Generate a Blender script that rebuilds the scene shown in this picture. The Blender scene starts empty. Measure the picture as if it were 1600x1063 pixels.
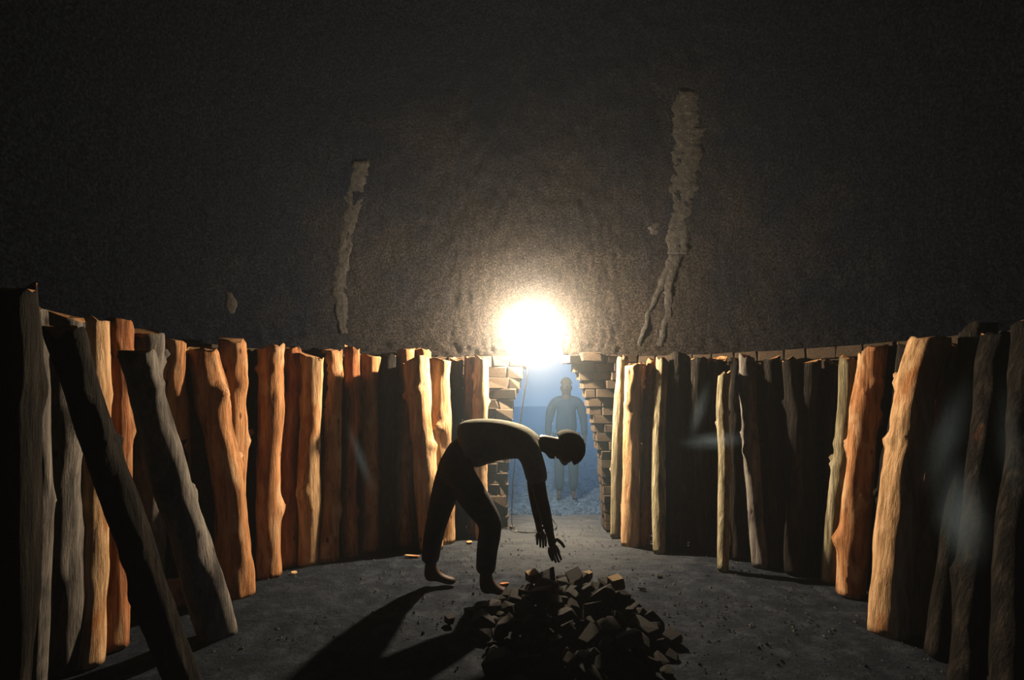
import bpy, bmesh, math, random
from mathutils import Vector, Matrix, noise, Quaternion

# ------------------------------------------------------------------ camera, sky, light
SC = bpy.context.scene
COL = SC.collection
CAM_H = 1.40          # camera height
FPX = 800.0           # focal length in pixels of the 1600 x 1063 frame (18 mm)
HZ = 610.5            # image row of the horizon

cam_data = bpy.data.cameras.new('camera')
cam_data.lens = 18.0
cam_data.sensor_width = 36.0
cam_data.shift_y = (HZ - 531.5) / 1600.0
cam_data.clip_start = 0.02
cam = bpy.data.objects.new('camera', cam_data)
cam.location = (0, 0, CAM_H)
cam.rotation_euler = (math.pi / 2, 0, 0)
COL.objects.link(cam)
SC.camera = cam

world = bpy.data.worlds.new('dusk_sky')
SC.world = world
world.use_nodes = True
wn = world.node_tree
wn.nodes.clear()
w_out = wn.nodes.new('ShaderNodeOutputWorld')
w_bg = wn.nodes.new('ShaderNodeBackground')
w_tc = wn.nodes.new('ShaderNodeTexCoord')
w_sep = wn.nodes.new('ShaderNodeSeparateXYZ')
w_ramp = wn.nodes.new('ShaderNodeValToRGB')
w_ramp.color_ramp.elements[0].position = 0.0
w_ramp.color_ramp.elements[0].color = (0.10, 0.20, 0.40, 1)
w_ramp.color_ramp.elements[1].position = 0.16
w_ramp.color_ramp.elements[1].color = (0.22, 0.48, 0.95, 1)
w_bg.inputs['Strength'].default_value = 1.25
wn.links.new(w_tc.outputs['Generated'], w_sep.inputs[0])
wn.links.new(w_sep.outputs['Z'], w_ramp.inputs[0])
wn.links.new(w_ramp.outputs[0], w_bg.inputs['Color'])
wn.links.new(w_bg.outputs[0], w_out.inputs['Surface'])

SC.view_settings.view_transform = 'Standard'
SC.view_settings.look = 'None'
SC.view_settings.exposure = 0.0
SC.view_settings.gamma = 1.0
SC.view_settings.use_curve_mapping = False
try:
    SC.cycles.use_denoising = True
    SC.cycles.volume_bounces = 0
    SC.cycles.volume_step_rate = 3.0
    SC.cycles.volume_max_steps = 96
    SC.cycles.max_bounces = 6
    SC.cycles.diffuse_bounces = 3
    SC.cycles.transparent_max_bounces = 16
except Exception:
    pass

LAMP_POWER = 1200.0
LAMP_COLOR = (1.0, 0.78, 0.52)
LAMP_POS = Vector((0.195, 5.05, 1.99))
HAZE = 0.0022

rnd = random.Random(7)

# ------------------------------------------------------------------ plan of the kiln
CX, CY = 0.25, 2.5
Z_SPRING, DOME_H, DOME_K = 1.90, 3.2, 0.52

def plan_ratio(x, y):
    dx, dy = x - CX, y - CY
    n = 2.5 if dx < 0 else 2.05
    ry = 2.75 if dy > 0 else 3.6
    return (abs(dx / 2.6) ** n + abs(dy / ry) ** n) ** (1.0 / n)

def plan_point(phi, k=1.0):
    c, s = math.cos(phi), math.sin(phi)
    r = 1.0 / plan_ratio(CX + c, CY + s)
    return CX + c * r * k, CY + s * r * k

def px_point(px, py, d):
    return Vector(((px - 800.0) / FPX * d, d, CAM_H + (HZ - py) / FPX * d))

def floor_point(px, py):
    d = CAM_H * FPX / (py - HZ)
    return px_point(px, py, d)

def wall_depth(px, inset):
    """distance along the view row at which a vertical line in that direction meets the wall, less an inset in metres"""
    a = (px - 800.0) / FPX
    d = 0.3
    while plan_ratio(a * d, d) < 1.0 - inset / 2.6 and d < 7:
        d += 0.01
    return d

def dome_point(px, py):
    a, b = (px - 800.0) / FPX, (HZ - py) / FPX
    d = 0.5
    while d < 8:
        z = CAM_H + b * d
        s = (z - Z_SPRING) / DOME_H
        rho = math.cos(math.asin(min(max(s, 0.0), 1.0))) ** DOME_K
        if plan_ratio(a * d, d) >= rho:
            break
        d += 0.006
    return Vector((a * d, d, CAM_H + b * d))

# doorway outline as a function of height: left and right edge in x
DOOR_TOP = 2.22
DOOR_EDGES = ((0.0, -0.045, 0.925), (0.17, -0.045, 0.923), (0.69, -0.036, 0.897), (0.82, -0.03, 0.872), (1.08, 0.0, 0.815), (1.34, 0.035, 0.755), (1.47, 0.085, 0.715), (1.73, 0.16, 0.585))
def door_span(z):
    if z < 0 or z > DOOR_TOP:
        return None
    if z <= 1.73:
        for (z0, l0, r0), (z1, l1, r1) in zip(DOOR_EDGES, DOOR_EDGES[1:]):
            if z <= z1:
                f = (z - z0) / (z1 - z0)
                return (l0 + (l1 - l0) * f, r0 + (r1 - r0) * f)
    u = (z - 1.73) / (DOOR_TOP - 1.73)
    w = 0.2125 * math.sqrt(max(0.0, 1 - u ** 2.4))
    return (0.3725 - w, 0.3725 + w)

def in_door(x, y, z, grow=0.0):
    if y < CY:
        # the photographer's own doorway, opposite the lit one
        return 0 <= z < 1.9 and abs(x - 0.1) < 0.48 * math.sqrt(max(0.0, 1 - (z / 1.9) ** 4))
    s = door_span(z)
    return s is not None and s[0] - grow < x < s[1] + grow

# ------------------------------------------------------------------ materials
def new_mat(name):
    m = bpy.data.materials.new(name)
    m.use_nodes = True
    nt = m.node_tree
    b = nt.nodes['Principled BSDF']
    b.inputs['Roughness'].default_value = 0.85
    return m, nt, b

def node(nt, kind, **kw):
    n = nt.nodes.new(kind)
    for k, v in kw.items():
        if k.startswith('i_'):
            n.inputs[k[2:].replace('_', ' ')].default_value = v
        else:
            setattr(n, k, v)
    return n

def ramp(nt, stops):
    r = nt.nodes.new('ShaderNodeValToRGB')
    el = r.color_ramp.elements
    el[0].position, el[0].color = stops[0][0], (*stops[0][1], 1)
    el[1].position, el[1].color = stops[-1][0], (*stops[-1][1], 1)
    for p, c in stops[1:-1]:
        e = el.new(p)
        e.color = (*c, 1)
    return r

def coords(nt, scale, use_random=True):
    tc = nt.nodes.new('ShaderNodeTexCoord')
    mp = nt.nodes.new('ShaderNodeMapping')
    mp.inputs['Scale'].default_value = scale
    nt.links.new(tc.outputs['Object'], mp.inputs['Vector'])
    if use_random:
        oi = nt.nodes.new('ShaderNodeObjectInfo')
        mul = node(nt, 'ShaderNodeMath', operation='MULTIPLY')
        mul.inputs[1].default_value = 37.0
        nt.links.new(oi.outputs['Random'], mul.inputs[0])
        nt.links.new(mul.outputs[0], mp.inputs['Location'])
    return mp

def wood_mat(name, dark, mid, light, patch, patch_amount=0.5, bump=0.5):
    m, nt, b = new_mat(name)
    L = nt.links.new
    mp = coords(nt, (16, 16, 1.6))
    n1 = node(nt, 'ShaderNodeTexNoise', i_Scale=1.6, i_Detail=7.0, i_Roughness=0.65)
    L(mp.outputs[0], n1.inputs['Vector'])
    r1 = ramp(nt, [(0.30, dark), (0.50, mid), (0.68, light)])
    L(n1.outputs[0], r1.inputs[0])
    mp2 = coords(nt, (5, 5, 2.2))
    n2 = node(nt, 'ShaderNodeTexNoise', i_Scale=1.3, i_Detail=4.0, i_Roughness=0.6)
    L(mp2.outputs[0], n2.inputs['Vector'])
    r2 = ramp(nt, [(patch_amount, (0, 0, 0)), (patch_amount + 0.14, (1, 1, 1))])
    L(n2.outputs[0], r2.inputs[0])
    mix = node(nt, 'ShaderNodeMix', data_type='RGBA')
    L(r2.outputs[0], mix.inputs[0])
    L(r1.outputs[0], mix.inputs[6])
    mix.inputs[7].default_value = (*patch, 1)
    # small dark knots
    v = node(nt, 'ShaderNodeTexVoronoi', i_Scale=1.0)
    mp3 = coords(nt, (9, 9, 4))
    L(mp3.outputs[0], v.inputs['Vector'])
    r3 = ramp(nt, [(0.05, (0.25, 0.2, 0.18)), (0.13, (1, 1, 1))])
    L(v.outputs['Distance'], r3.inputs[0])
    mul = node(nt, 'ShaderNodeMix', data_type='RGBA', blend_type='MULTIPLY')
    mul.inputs[0].default_value = 1.0
    L(mix.outputs[2], mul.inputs[6])
    L(r3.outputs[0], mul.inputs[7])
    L(mul.outputs[2], b.inputs['Base Color'])
    bp = node(nt, 'ShaderNodeBump', i_Strength=bump * 0.65, i_Distance=0.04)
    n4 = node(nt, 'ShaderNodeTexNoise', i_Scale=3.0, i_Detail=6.0, i_Roughness=0.7)
    L(mp.outputs[0], n4.inputs['Vector'])
    L(n4.outputs[0], bp.inputs['Height'])
    L(bp.outputs[0], b.inputs['Normal'])
    b.inputs['Roughness'].default_value = 0.75
    b.inputs['Specular IOR Level'].default_value = 0.03
    return m

M = {}
M['orange'] = wood_mat('debarked_orange_wood', (0.07, 0.030, 0.014), (0.25, 0.118, 0.053), (0.36, 0.19, 0.092), (0.36, 0.23, 0.135), 0.52, 0.9)
M['pale'] = wood_mat('debarked_pale_wood', (0.11, 0.062, 0.032), (0.32, 0.20, 0.107), (0.45, 0.31, 0.185), (0.24, 0.105, 0.042), 0.53, 0.8)
M['red'] = wood_mat('debarked_red_wood', (0.06, 0.024, 0.013), (0.20, 0.080, 0.036), (0.33, 0.155, 0.075), (0.28, 0.17, 0.09), 0.60, 0.9)
M['grey'] = wood_mat('weathered_grey_wood', (0.04, 0.036, 0.034), (0.095, 0.087, 0.081), (0.17, 0.155, 0.143), (0.035, 0.032, 0.033), 0.52, 0.8)
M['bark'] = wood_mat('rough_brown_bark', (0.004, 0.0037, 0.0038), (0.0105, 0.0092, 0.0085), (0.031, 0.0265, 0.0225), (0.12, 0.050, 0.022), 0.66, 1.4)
M['lichen'] = wood_mat('lichen_grey_bark', (0.045, 0.040, 0.026), (0.15, 0.132, 0.085), (0.28, 0.25, 0.18), (0.22, 0.080, 0.034), 0.64, 1.0)
M['end'] = wood_mat('sawn_end_wood', (0.12, 0.06, 0.028), (0.24, 0.125, 0.058), (0.32, 0.19, 0.10), (0.12, 0.06, 0.03), 0.6, 0.3)

def rough_mat(name, stops, scale, bump_scale, bump, dist=0.02, rough=0.9, object_random=False, spec=0.06):
    m, nt, b = new_mat(name)
    L = nt.links.new
    mp = coords(nt, (1, 1, 1), object_random)
    n1 = node(nt, 'ShaderNodeTexNoise', i_Scale=scale, i_Detail=8.0, i_Roughness=0.7)
    L(mp.outputs[0], n1.inputs['Vector'])
    r1 = ramp(nt, stops)
    L(n1.outputs[0], r1.inputs[0])
    L(r1.outputs[0], b.inputs['Base Color'])
    n2 = node(nt, 'ShaderNodeTexNoise', i_Scale=bump_scale, i_Detail=6.0, i_Roughness=0.75)
    L(mp.outputs[0], n2.inputs['Vector'])
    bp = node(nt, 'ShaderNodeBump', i_Strength=bump, i_Distance=dist)
    L(n2.outputs[0], bp.inputs['Height'])
    L(bp.outputs[0], b.inputs['Normal'])
    b.inputs['Roughness'].default_value = rough
    b.inputs['Specular IOR Level'].default_value = spec
    return m

def soot_falloff_mat():
    """black soot over brown clay; ragged lighter clay patches round the doorway paint the lamp falloff into the colour"""
    m = rough_mat('sooty_plaster_lamp_falloff', [(0.36, (0.0009, 0.0012, 0.0020)), (0.5, (0.0030, 0.0041, 0.0070)), (0.68, (0.0090, 0.0108, 0.0165))], 60, 60, 1.0, 0.025, spec=0.0)
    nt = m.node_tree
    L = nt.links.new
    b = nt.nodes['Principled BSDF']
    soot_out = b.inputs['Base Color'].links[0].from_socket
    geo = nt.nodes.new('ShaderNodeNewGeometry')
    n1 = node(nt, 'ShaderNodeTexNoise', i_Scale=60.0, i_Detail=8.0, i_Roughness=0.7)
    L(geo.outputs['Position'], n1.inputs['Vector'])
    lit_clay = ramp(nt, [(0.34, (0.0030, 0.0027, 0.0026)), (0.5, (0.0120, 0.0103, 0.0090)), (0.70, (0.036, 0.030, 0.0245))])
    L(n1.outputs[0], lit_clay.inputs[0])
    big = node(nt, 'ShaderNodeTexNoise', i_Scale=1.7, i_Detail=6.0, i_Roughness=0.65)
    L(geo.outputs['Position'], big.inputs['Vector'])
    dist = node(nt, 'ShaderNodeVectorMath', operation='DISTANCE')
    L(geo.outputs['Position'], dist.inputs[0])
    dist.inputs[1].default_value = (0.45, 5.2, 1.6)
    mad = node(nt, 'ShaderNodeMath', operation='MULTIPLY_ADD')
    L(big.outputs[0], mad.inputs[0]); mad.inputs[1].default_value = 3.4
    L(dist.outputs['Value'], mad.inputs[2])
    lamp_falloff = ramp(nt, [(0.0, (1, 1, 1)), (1.0, (0, 0, 0))])
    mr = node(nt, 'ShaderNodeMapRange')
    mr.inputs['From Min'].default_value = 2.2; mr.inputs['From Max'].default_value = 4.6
    L(mad.outputs[0], mr.inputs['Value']); L(mr.outputs[0], lamp_falloff.inputs[0])
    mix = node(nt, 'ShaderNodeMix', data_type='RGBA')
    L(lamp_falloff.outputs[0], mix.inputs[0]); L(soot_out, mix.inputs[6]); L(lit_clay.outputs[0], mix.inputs[7])  # lamp falloff mixed into the plaster colour by distance from the doorway
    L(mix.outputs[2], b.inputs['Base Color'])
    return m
M['soot'] = soot_falloff_mat()
M['mud'] = rough_mat('dried_pale_mud', [(0.3, (0.0055, 0.0055, 0.0056)), (0.55, (0.0160, 0.0153, 0.0147)), (0.75, (0.034, 0.0315, 0.029))], 26, 45, 1.0, 0.02)
M['mortar'] = rough_mat('dark_mud_mortar', [(0.3, (0.015, 0.012, 0.010)), (0.7, (0.05, 0.038, 0.030))], 18, 40, 0.8)
M['brick'] = rough_mat('sun_dried_brick', [(0.28, (0.016, 0.012, 0.009)), (0.5, (0.038, 0.028, 0.0205)), (0.75, (0.075, 0.055, 0.040))], 14, 45, 0.7, 0.012, object_random=True)
M['floor'] = rough_mat('charcoal_dust_floor', [(0.25, (0.0046, 0.0064, 0.0102)), (0.5, (0.0118, 0.0150, 0.0215)), (0.75, (0.031, 0.037, 0.047))], 7, 30, 0.9, 0.03, 0.9, spec=0.03)
def add_lamp_pool():
    """ragged pale streaks inside the doorway paint the pool of lamplight into the floor colour"""
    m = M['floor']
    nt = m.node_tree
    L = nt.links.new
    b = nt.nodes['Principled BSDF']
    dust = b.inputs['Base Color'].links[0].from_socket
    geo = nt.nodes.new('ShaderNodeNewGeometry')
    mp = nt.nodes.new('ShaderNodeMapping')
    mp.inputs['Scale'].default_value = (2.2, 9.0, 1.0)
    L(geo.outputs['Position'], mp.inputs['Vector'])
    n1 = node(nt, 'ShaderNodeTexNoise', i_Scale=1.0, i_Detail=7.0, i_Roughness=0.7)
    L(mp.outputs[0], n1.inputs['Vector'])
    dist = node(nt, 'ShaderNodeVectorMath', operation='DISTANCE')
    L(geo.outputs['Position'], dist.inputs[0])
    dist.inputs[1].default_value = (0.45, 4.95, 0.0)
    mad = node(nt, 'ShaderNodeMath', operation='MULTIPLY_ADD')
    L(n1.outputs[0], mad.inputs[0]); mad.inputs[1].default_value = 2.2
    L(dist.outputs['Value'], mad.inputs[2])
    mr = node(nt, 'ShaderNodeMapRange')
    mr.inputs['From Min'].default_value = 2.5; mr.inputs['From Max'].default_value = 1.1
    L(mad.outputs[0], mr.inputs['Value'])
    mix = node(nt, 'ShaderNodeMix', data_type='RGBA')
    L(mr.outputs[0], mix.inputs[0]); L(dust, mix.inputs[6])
    mix.inputs[7].default_value = (0.050, 0.054, 0.060, 1)  # paler tone standing in for lamplight on the floor
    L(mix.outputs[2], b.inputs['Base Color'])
add_lamp_pool()
M['ground'] = rough_mat('dark_cinder_ground', [(0.3, (0.010, 0.018, 0.034)), (0.5, (0.030, 0.052, 0.090)), (0.75, (0.08, 0.13, 0.21))], 9, 14, 1.0, 0.08, 0.55)
M['char'] = rough_mat('black_charcoal', [(0.3, (0.0035, 0.0038, 0.0048)), (0.5, (0.0088, 0.0090, 0.0100)), (0.75, (0.024, 0.0232, 0.0235))], 10, 40, 0.6, 0.01, 0.7, True)
M['charbrown'] = rough_mat('half_burnt_wood', [(0.3, (0.05, 0.036, 0.022)), (0.5, (0.11, 0.078, 0.046)), (0.75, (0.18, 0.13, 0.07))], 10, 40, 0.6, 0.01, 0.8, True)
M['stone'] = rough_mat('grey_stone', [(0.3, (0.04, 0.037, 0.034)), (0.7, (0.10, 0.092, 0.084))], 8, 30, 0.6, 0.01, 0.8, True)
M['crumb'] = rough_mat('floor_crumbs', [(0.3, (0.01, 0.01, 0.011)), (0.7, (0.06, 0.057, 0.055))], 3, 30, 0.4, 0.01)
M['shirt'] = rough_mat('drab_shirt_cloth', [(0.3, (0.10, 0.105, 0.08)), (0.7, (0.16, 0.165, 0.13))], 9, 30, 0.4, 0.01)
M['trouser'] = rough_mat('dark_trouser_cloth', [(0.3, (0.018, 0.018, 0.022)), (0.7, (0.035, 0.034, 0.04))], 9, 30, 0.4, 0.01)
M['skin'] = rough_mat('dark_skin', [(0.3, (0.020, 0.012, 0.009)), (0.7, (0.032, 0.020, 0.015))], 8, 40, 0.15, 0.005, 0.5)
M['shaded_skin'] = rough_mat('shaded_dark_skin', [(0.3, (0.006, 0.0045, 0.004)), (0.7, (0.010, 0.008, 0.007))], 8, 40, 0.15, 0.005, 0.5)  # darker copy of the dark skin; paints shade on the standing person
M['hair'] = rough_mat('black_hair', [(0.3, (0.008, 0.007, 0.007)), (0.7, (0.02, 0.018, 0.017))], 60, 90, 0.8, 0.01)
M['blue_cloth'] = rough_mat('slate_blue_cloth', [(0.3, (0.002, 0.006, 0.016)), (0.7, (0.004, 0.010, 0.024))], 9, 30, 0.3, 0.01)
M['cable'] = rough_mat('black_cable', [(0.3, (0.02, 0.02, 0.02)), (0.7, (0.04, 0.04, 0.04))], 9, 30, 0.1, 0.005, 0.5)
M['metal'] = rough_mat('dull_metal', [(0.3, (0.15, 0.14, 0.13)), (0.7, (0.25, 0.24, 0.22))], 9, 30, 0.2, 0.005, 0.4)
M['paper'] = rough_mat('white_scrap', [(0.3, (0.6, 0.6, 0.6)), (0.7, (0.75, 0.75, 0.75))], 9, 30, 0.2, 0.005, 0.6)

def glow_mat():
    m = bpy.data.materials.new('glowing_lamp_glass')
    m.use_nodes = True
    nt = m.node_tree
    nt.nodes.clear()
    o = nt.nodes.new('ShaderNodeOutputMaterial')
    e = nt.nodes.new('ShaderNodeEmission')
    e.inputs['Color'].default_value = (1.0, 0.93, 0.80, 1)
    e.inputs['Strength'].default_value = 9.0
    t = nt.nodes.new('ShaderNodeBsdfTransparent')
    a = nt.nodes.new('ShaderNodeAddShader')
    nt.links.new(e.outputs[0], a.inputs[0])
    nt.links.new(t.outputs[0], a.inputs[1])
    nt.links.new(a.outputs[0], o.inputs['Surface'])
    return m
M['glow'] = glow_mat()

# ------------------------------------------------------------------ object helpers
def link_mesh(name, verts, faces, mat, parent=None, smooth=True, loc=None, mats=None, fmat=None):
    me = bpy.data.meshes.new(name)
    me.from_pydata([tuple(v) for v in verts], [], faces)
    if mats:
        for mm in mats:
            me.materials.append(mm)
        if fmat:
            me.polygons.foreach_set('material_index', fmat)
    else:
        me.materials.append(mat)
    if smooth:
        me.polygons.foreach_set('use_smooth', [True] * len(me.polygons))
    me.update()
    o = bpy.data.objects.new(name, me)
    COL.objects.link(o)
    if loc is not None:
        o.location = loc
    if parent is not None:
        o.parent = parent
    return o

def tag(o, label=None, cat=None, group=None, kind=None):
    if label: o['label'] = label
    if cat: o['category'] = cat
    if group: o['group'] = group
    if kind: o['kind'] = kind
    return o

def fbm(p, scale, oct=4):
    return noise.fractal(Vector(p) * scale, 0.8, 2.1, oct)

# ------------------------------------------------------------------ the setting
def build_floor():
    # irregular trampled floor of the kiln
    xs, ys = 150, 170
    x0, x1, y0, y1 = -2.75, 3.25, -1.4, 5.75
    V, F = [], []
    for j in range(ys + 1):
        for i in range(xs + 1):
            x, y = x0 + (x1 - x0) * i / xs, y0 + (y1 - y0) * j / ys
            z = 0.018 * fbm((x, y, 0.3), 1.3, 5) + 0.006 * fbm((x * 0.7, y * 3, 2.0), 4.0, 3)
            V.append((x, y, z - 0.004))
    for j in range(ys):
        for i in range(xs):
            a = j * (xs + 1) + i
            F.append((a, a + 1, a + xs + 2, a + xs + 1))
    o = link_mesh('floor', V, F, M['floor'])
    tag(o, 'dark trampled kiln floor of earth and charcoal dust', None, None, 'structure')
    return o
build_floor()

def build_ground():
    xs, ys = 90, 110
    V, F = [], []
    for j in range(ys + 1):
        y = 5.70 + 40 * (j / ys) ** 2.2
        for i in range(xs + 1):
            x = 0.4 + (i / xs - 0.5) * 50 * (0.12 + 0.88 * (j / ys))
            z = -0.012 + 0.035 * fbm((x, y, 7.1), 1.7, 4) * min(1.0, (y - 5.6) * 1.5)
            V.append((x, y, z))
    for j in range(ys):
        for i in range(xs):
            a = j * (xs + 1) + i
            F.append((a, a + 1, a + xs + 2, a + xs + 1))
    b = len(V)
    V += [(-40, -40, -0.07), (40, -40, -0.07), (40, 46, -0.07), (-40, 46, -0.07)]
    F.append((b, b + 1, b + 2, b + 3))
    o = link_mesh('ground', V, F, M['ground'])
    tag(o, 'rough bluish cinder ground outside the doorway', None, None, 'structure')
build_ground()

def phi_list():
    out, p = [], 0.0
    pd = math.pi / 2
    while p < 2 * math.pi - 1e-6:
        out.append(p)
        p += 0.0058 if abs(p - pd) < 0.32 else (0.0115 if p < math.pi + 0.7 or abs(p - 3 * pd) < 0.2 else 0.03)
    return out
PHI = phi_list()

def build_shell(name, rows, mat, label):
    """rows: function (phi index, row) -> point; faces inside the doorway are left out; thickness outward"""
    n, m = len(PHI), len(rows)
    V = []
    for r in rows:
        V.extend(r)
    F = []
    for j in range(m - 1):
        for i in range(n):
            i2 = (i + 1) % n
            q = (j * n + i, (j + 1) * n + i, (j + 1) * n + i2, j * n + i2)
            cx = sum(V[k][0] for k in q) / 4; cy = sum(V[k][1] for k in q) / 4; cz = sum(V[k][2] for k in q) / 4
            if in_door(cx, cy, cz):
                continue
            F.append(q)
    o = link_mesh(name, V, F, mat)
    bm = bmesh.new(); bm.from_mesh(o.data)
    bmesh.ops.delete(bm, geom=[v for v in bm.verts if not v.link_faces], context='VERTS')
    bm.to_mesh(o.data); bm.free()
    s = o.modifiers.new('thickness', 'SOLIDIFY')
    s.thickness = 0.20
    s.offset = -1.0
    tag(o, label, None, None, 'structure')
    return o

wall_rows = []
for j in range(31):
    z = -0.02 + 1.99 * j / 30
    row = []
    for p in PHI:
        x, y = plan_point(p, 1.012)
        d = 0.006 * fbm((x, y, z), 6, 3)
        row.append((x + d * math.cos(p), y + d * math.sin(p), z))
    wall_rows.append(row)
wall = build_shell('wall_round', wall_rows, M['mortar'], 'round mud brick wall of the kiln behind the stacked logs')

dome_rows = []
NV = 96
SK = 10                                   # rows of the plaster skirt that runs down over the brick wall
for j in range(-SK, NV + 1):
    v = (math.pi / 2) * (max(j, 0) / NV) ** 1.05
    row = []
    for p in PHI:
        k = max(0.004, math.cos(v)) ** DOME_K
        x, y = plan_point(p, k)
        z = Z_SPRING + DOME_H * math.sin(v)
        if j < 0:
            low = 1.70 + 0.075 * noise.noise(Vector((p * 7, 3.3, 0))) + 0.05 * noise.noise(Vector((p * 30, 1.3, 0))) + 0.03 * noise.noise(Vector((p * 90, 1.3, 4)))
            z = Z_SPRING + (low - Z_SPRING) * (-j / SK)
        nx = Vector((math.cos(p) * math.cos(v), math.sin(p) * math.cos(v), math.sin(v)))
        q = Vector((x, y, z))
        h = 0.020 * fbm(q, 1.4, 3) + 0.012 * noise.noise(q * 11) + 0.010 * noise.noise(Vector((x, y, z * 1.5)) * 26)
        low_part = min(1.0, max(0.0, (2.15 - z) / 0.3))
        h += low_part * 0.022 * noise.noise(q * 17)
        row.append((x + nx.x * h, y + nx.y * h, z + nx.z * h))
    dome_rows.append(row)
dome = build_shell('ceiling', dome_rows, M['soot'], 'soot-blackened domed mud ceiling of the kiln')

# ragged pale mud streaks daubed over cracks in the dome
def mud_streak(path, seed, thick=0.026, n=70, m=12):
    V, F = [], []
    for j in range(n + 1):
        t = j / n * (len(path) - 1)
        a = min(int(t), len(path) - 2); f = t - a
        px = path[a][0] * (1 - f) + path[a + 1][0] * f
        py = path[a][1] * (1 - f) + path[a + 1][1] * f
        w = path[a][2] * (1 - f) + path[a + 1][2] * f
        w *= 1.45 + 0.35 * noise.noise(Vector((py * 0.06, seed, 0)))
        off = 5 * noise.noise(Vector((py * 0.05, seed, 9)))
        for i in range(m + 1):
            u = i / m * 2 - 1
            jag = 1 + 0.25 * noise.noise(Vector((py * 0.22, seed + (3 if u > 0 else 0), 2)))
            P = dome_point(px + off + u * w * 0.5 * jag, py)
            inward = (Vector((CX, CY, 1.0)) - P).normalized()
            prof = max(0.0, 1 - abs(u) ** 3)
            if j == 0 or j == n: prof = 0
            h = -0.03 + prof * (0.035 + 0.45 * thick * (0.9 + 0.9 * noise.noise(Vector((u * 2.2 * w / 20, py * 0.03, seed))) + 0.5 * noise.noise(Vector((u * 6, py * 0.15, seed)))))
            V.append(P + inward * h)
    for j in range(n):
        for i in range(m):
            a = j * (m + 1) + i
            F.append((a, a + 1, a + m + 2, a + m + 1))
    o = link_mesh('mud_streak', V, F, M['mud'], dome)
    tag(o, 'pale mud daubed over a crack')
mud_streak([(566, 248, 26), (556, 300, 32), (545, 350, 26), (536, 400, 22), (530, 450, 26), (538, 525, 14)], 1.0)
mud_streak([(1074, 138, 30), (1072, 190, 48), (1072, 230, 40), (1066, 290, 44), (1060, 350, 36), (1056, 400, 30)], 2.0)
mud_streak([(1058, 395, 26), (1040, 430, 14), (1018, 480, 10), (998, 545, 8)], 3.0, 0.02, 40, 6)
mud_streak([(1056, 395, 24), (1046, 440, 16), (1044, 490, 14), (1030, 545, 12)], 4.0, 0.02, 40, 6)
mud_streak([(358, 455, 10), (362, 475, 18), (360, 492, 12)], 5.0, 0.016, 14, 6)
mud_streak([(1028, 345, 8), (1022, 355, 22), (1026, 368, 10)], 6.0, 0.016, 12, 6)

# ------------------------------------------------------------------ bricks
def brick_mesh(seed, rough):
    r = random.Random(seed)
    bm = bmesh.new()
    bmesh.ops.create_cube(bm, size=1.0)
    bmesh.ops.bevel(bm, geom=list(bm.edges), offset=0.045, segments=1, affect='EDGES')
    for v in bm.verts:
        v.co += Vector((r.uniform(-1, 1), r.uniform(-1, 1), r.uniform(-1, 1))) * rough
    me = bpy.data.meshes.new('brick')
    bm.to_mesh(me); bm.free()
    me.materials.append(M['brick'])
    return me
BRICKS = [brick_mesh(i, 0.03) for i in range(6)]
ROUGH_BRICKS = [brick_mesh(i + 20, 0.085) for i in range(6)]

def add_brick(x, y, z, lx, ly, lz, rz, kinds=BRICKS, tilt=0.02):
    o = bpy.data.objects.new('brick', rnd.choice(kinds))
    COL.objects.link(o)
    o.location = (x, y, z)
    o.scale = (lx, ly, lz)
    o.rotation_euler = (rnd.uniform(-tilt, tilt), rnd.uniform(-tilt, tilt), rz + rnd.uniform(-tilt, tilt))
    o.parent = wall
    return o

def wall_y(x):
    # depth of the wall's inner face at x, at the far side
    y = 5.6
    while plan_ratio(x, y) > 1.0: y -= 0.005
    return y

def jamb(side):
    z = 0.0
    k = 0
    h0 = 0.087 if side > 0 else 0.108
    while z < 1.74:
        h = h0 * rnd.uniform(0.94, 1.08)
        zc = z + h / 2
        s = door_span(min(zc, 1.73))
        x = (s[1] if side > 0 else s[0]) - side * rnd.uniform(-0.006, 0.010)
        end = 1.22 if side > 0 else -0.42
        first = True
        while (x < end) if side > 0 else (x > end):
            L = rnd.uniform(0.13, 0.24) if side > 0 else rnd.uniform(0.16, 0.30)
            if first and k % 2: L *= 0.6
            xc = x + side * L / 2
            yf = wall_y(xc) + 0.02 - rnd.uniform(0.035, 0.06)
            add_brick(xc, yf + 0.13, zc, L - 0.007, 0.26, h - 0.007, 0.0, BRICKS if side > 0 else ROUGH_BRICKS)
            x += side * L
            first = False
        z += h
        k += 1
jamb(1)
jamb(-1)
# the two bricks that jut out over the right-hand jamb
b1 = add_brick(0.615, 5.235, 1.715, 0.16, 0.28, 0.075, 0.25)
b2 = add_brick(0.80, 5.22, 1.735, 0.20, 0.26, 0.08, -0.1, ROUGH_BRICKS)

# courses that show between the log tops and the plaster
for c, z in enumerate((1.60, 1.695)):
    p = -0.42
    while p < math.pi + 0.42:
        x, y = plan_point(p, 1.0)
        L = rnd.uniform(0.17, 0.24)
        x2, y2 = plan_point(p + L / 2.6 * 0.95, 1.0)
        mx, my = (x + x2) / 2, (y + y2) / 2
        L = math.hypot(x2 - x, y2 - y)
        if not in_door(mx, my, z, 0.62) and not (-0.42 < mx < 1.22 and my > 4.5):
            a = math.atan2(y2 - y, x2 - x)
            out = Vector((math.cos(p), math.sin(p), 0)) * rnd.uniform(0.0, 0.02)
            add_brick(mx + out.x, my + out.y, z, L - 0.012, 0.09, 0.084, a, BRICKS)
        p += L / math.hypot(mx - CX, my - CY)

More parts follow.
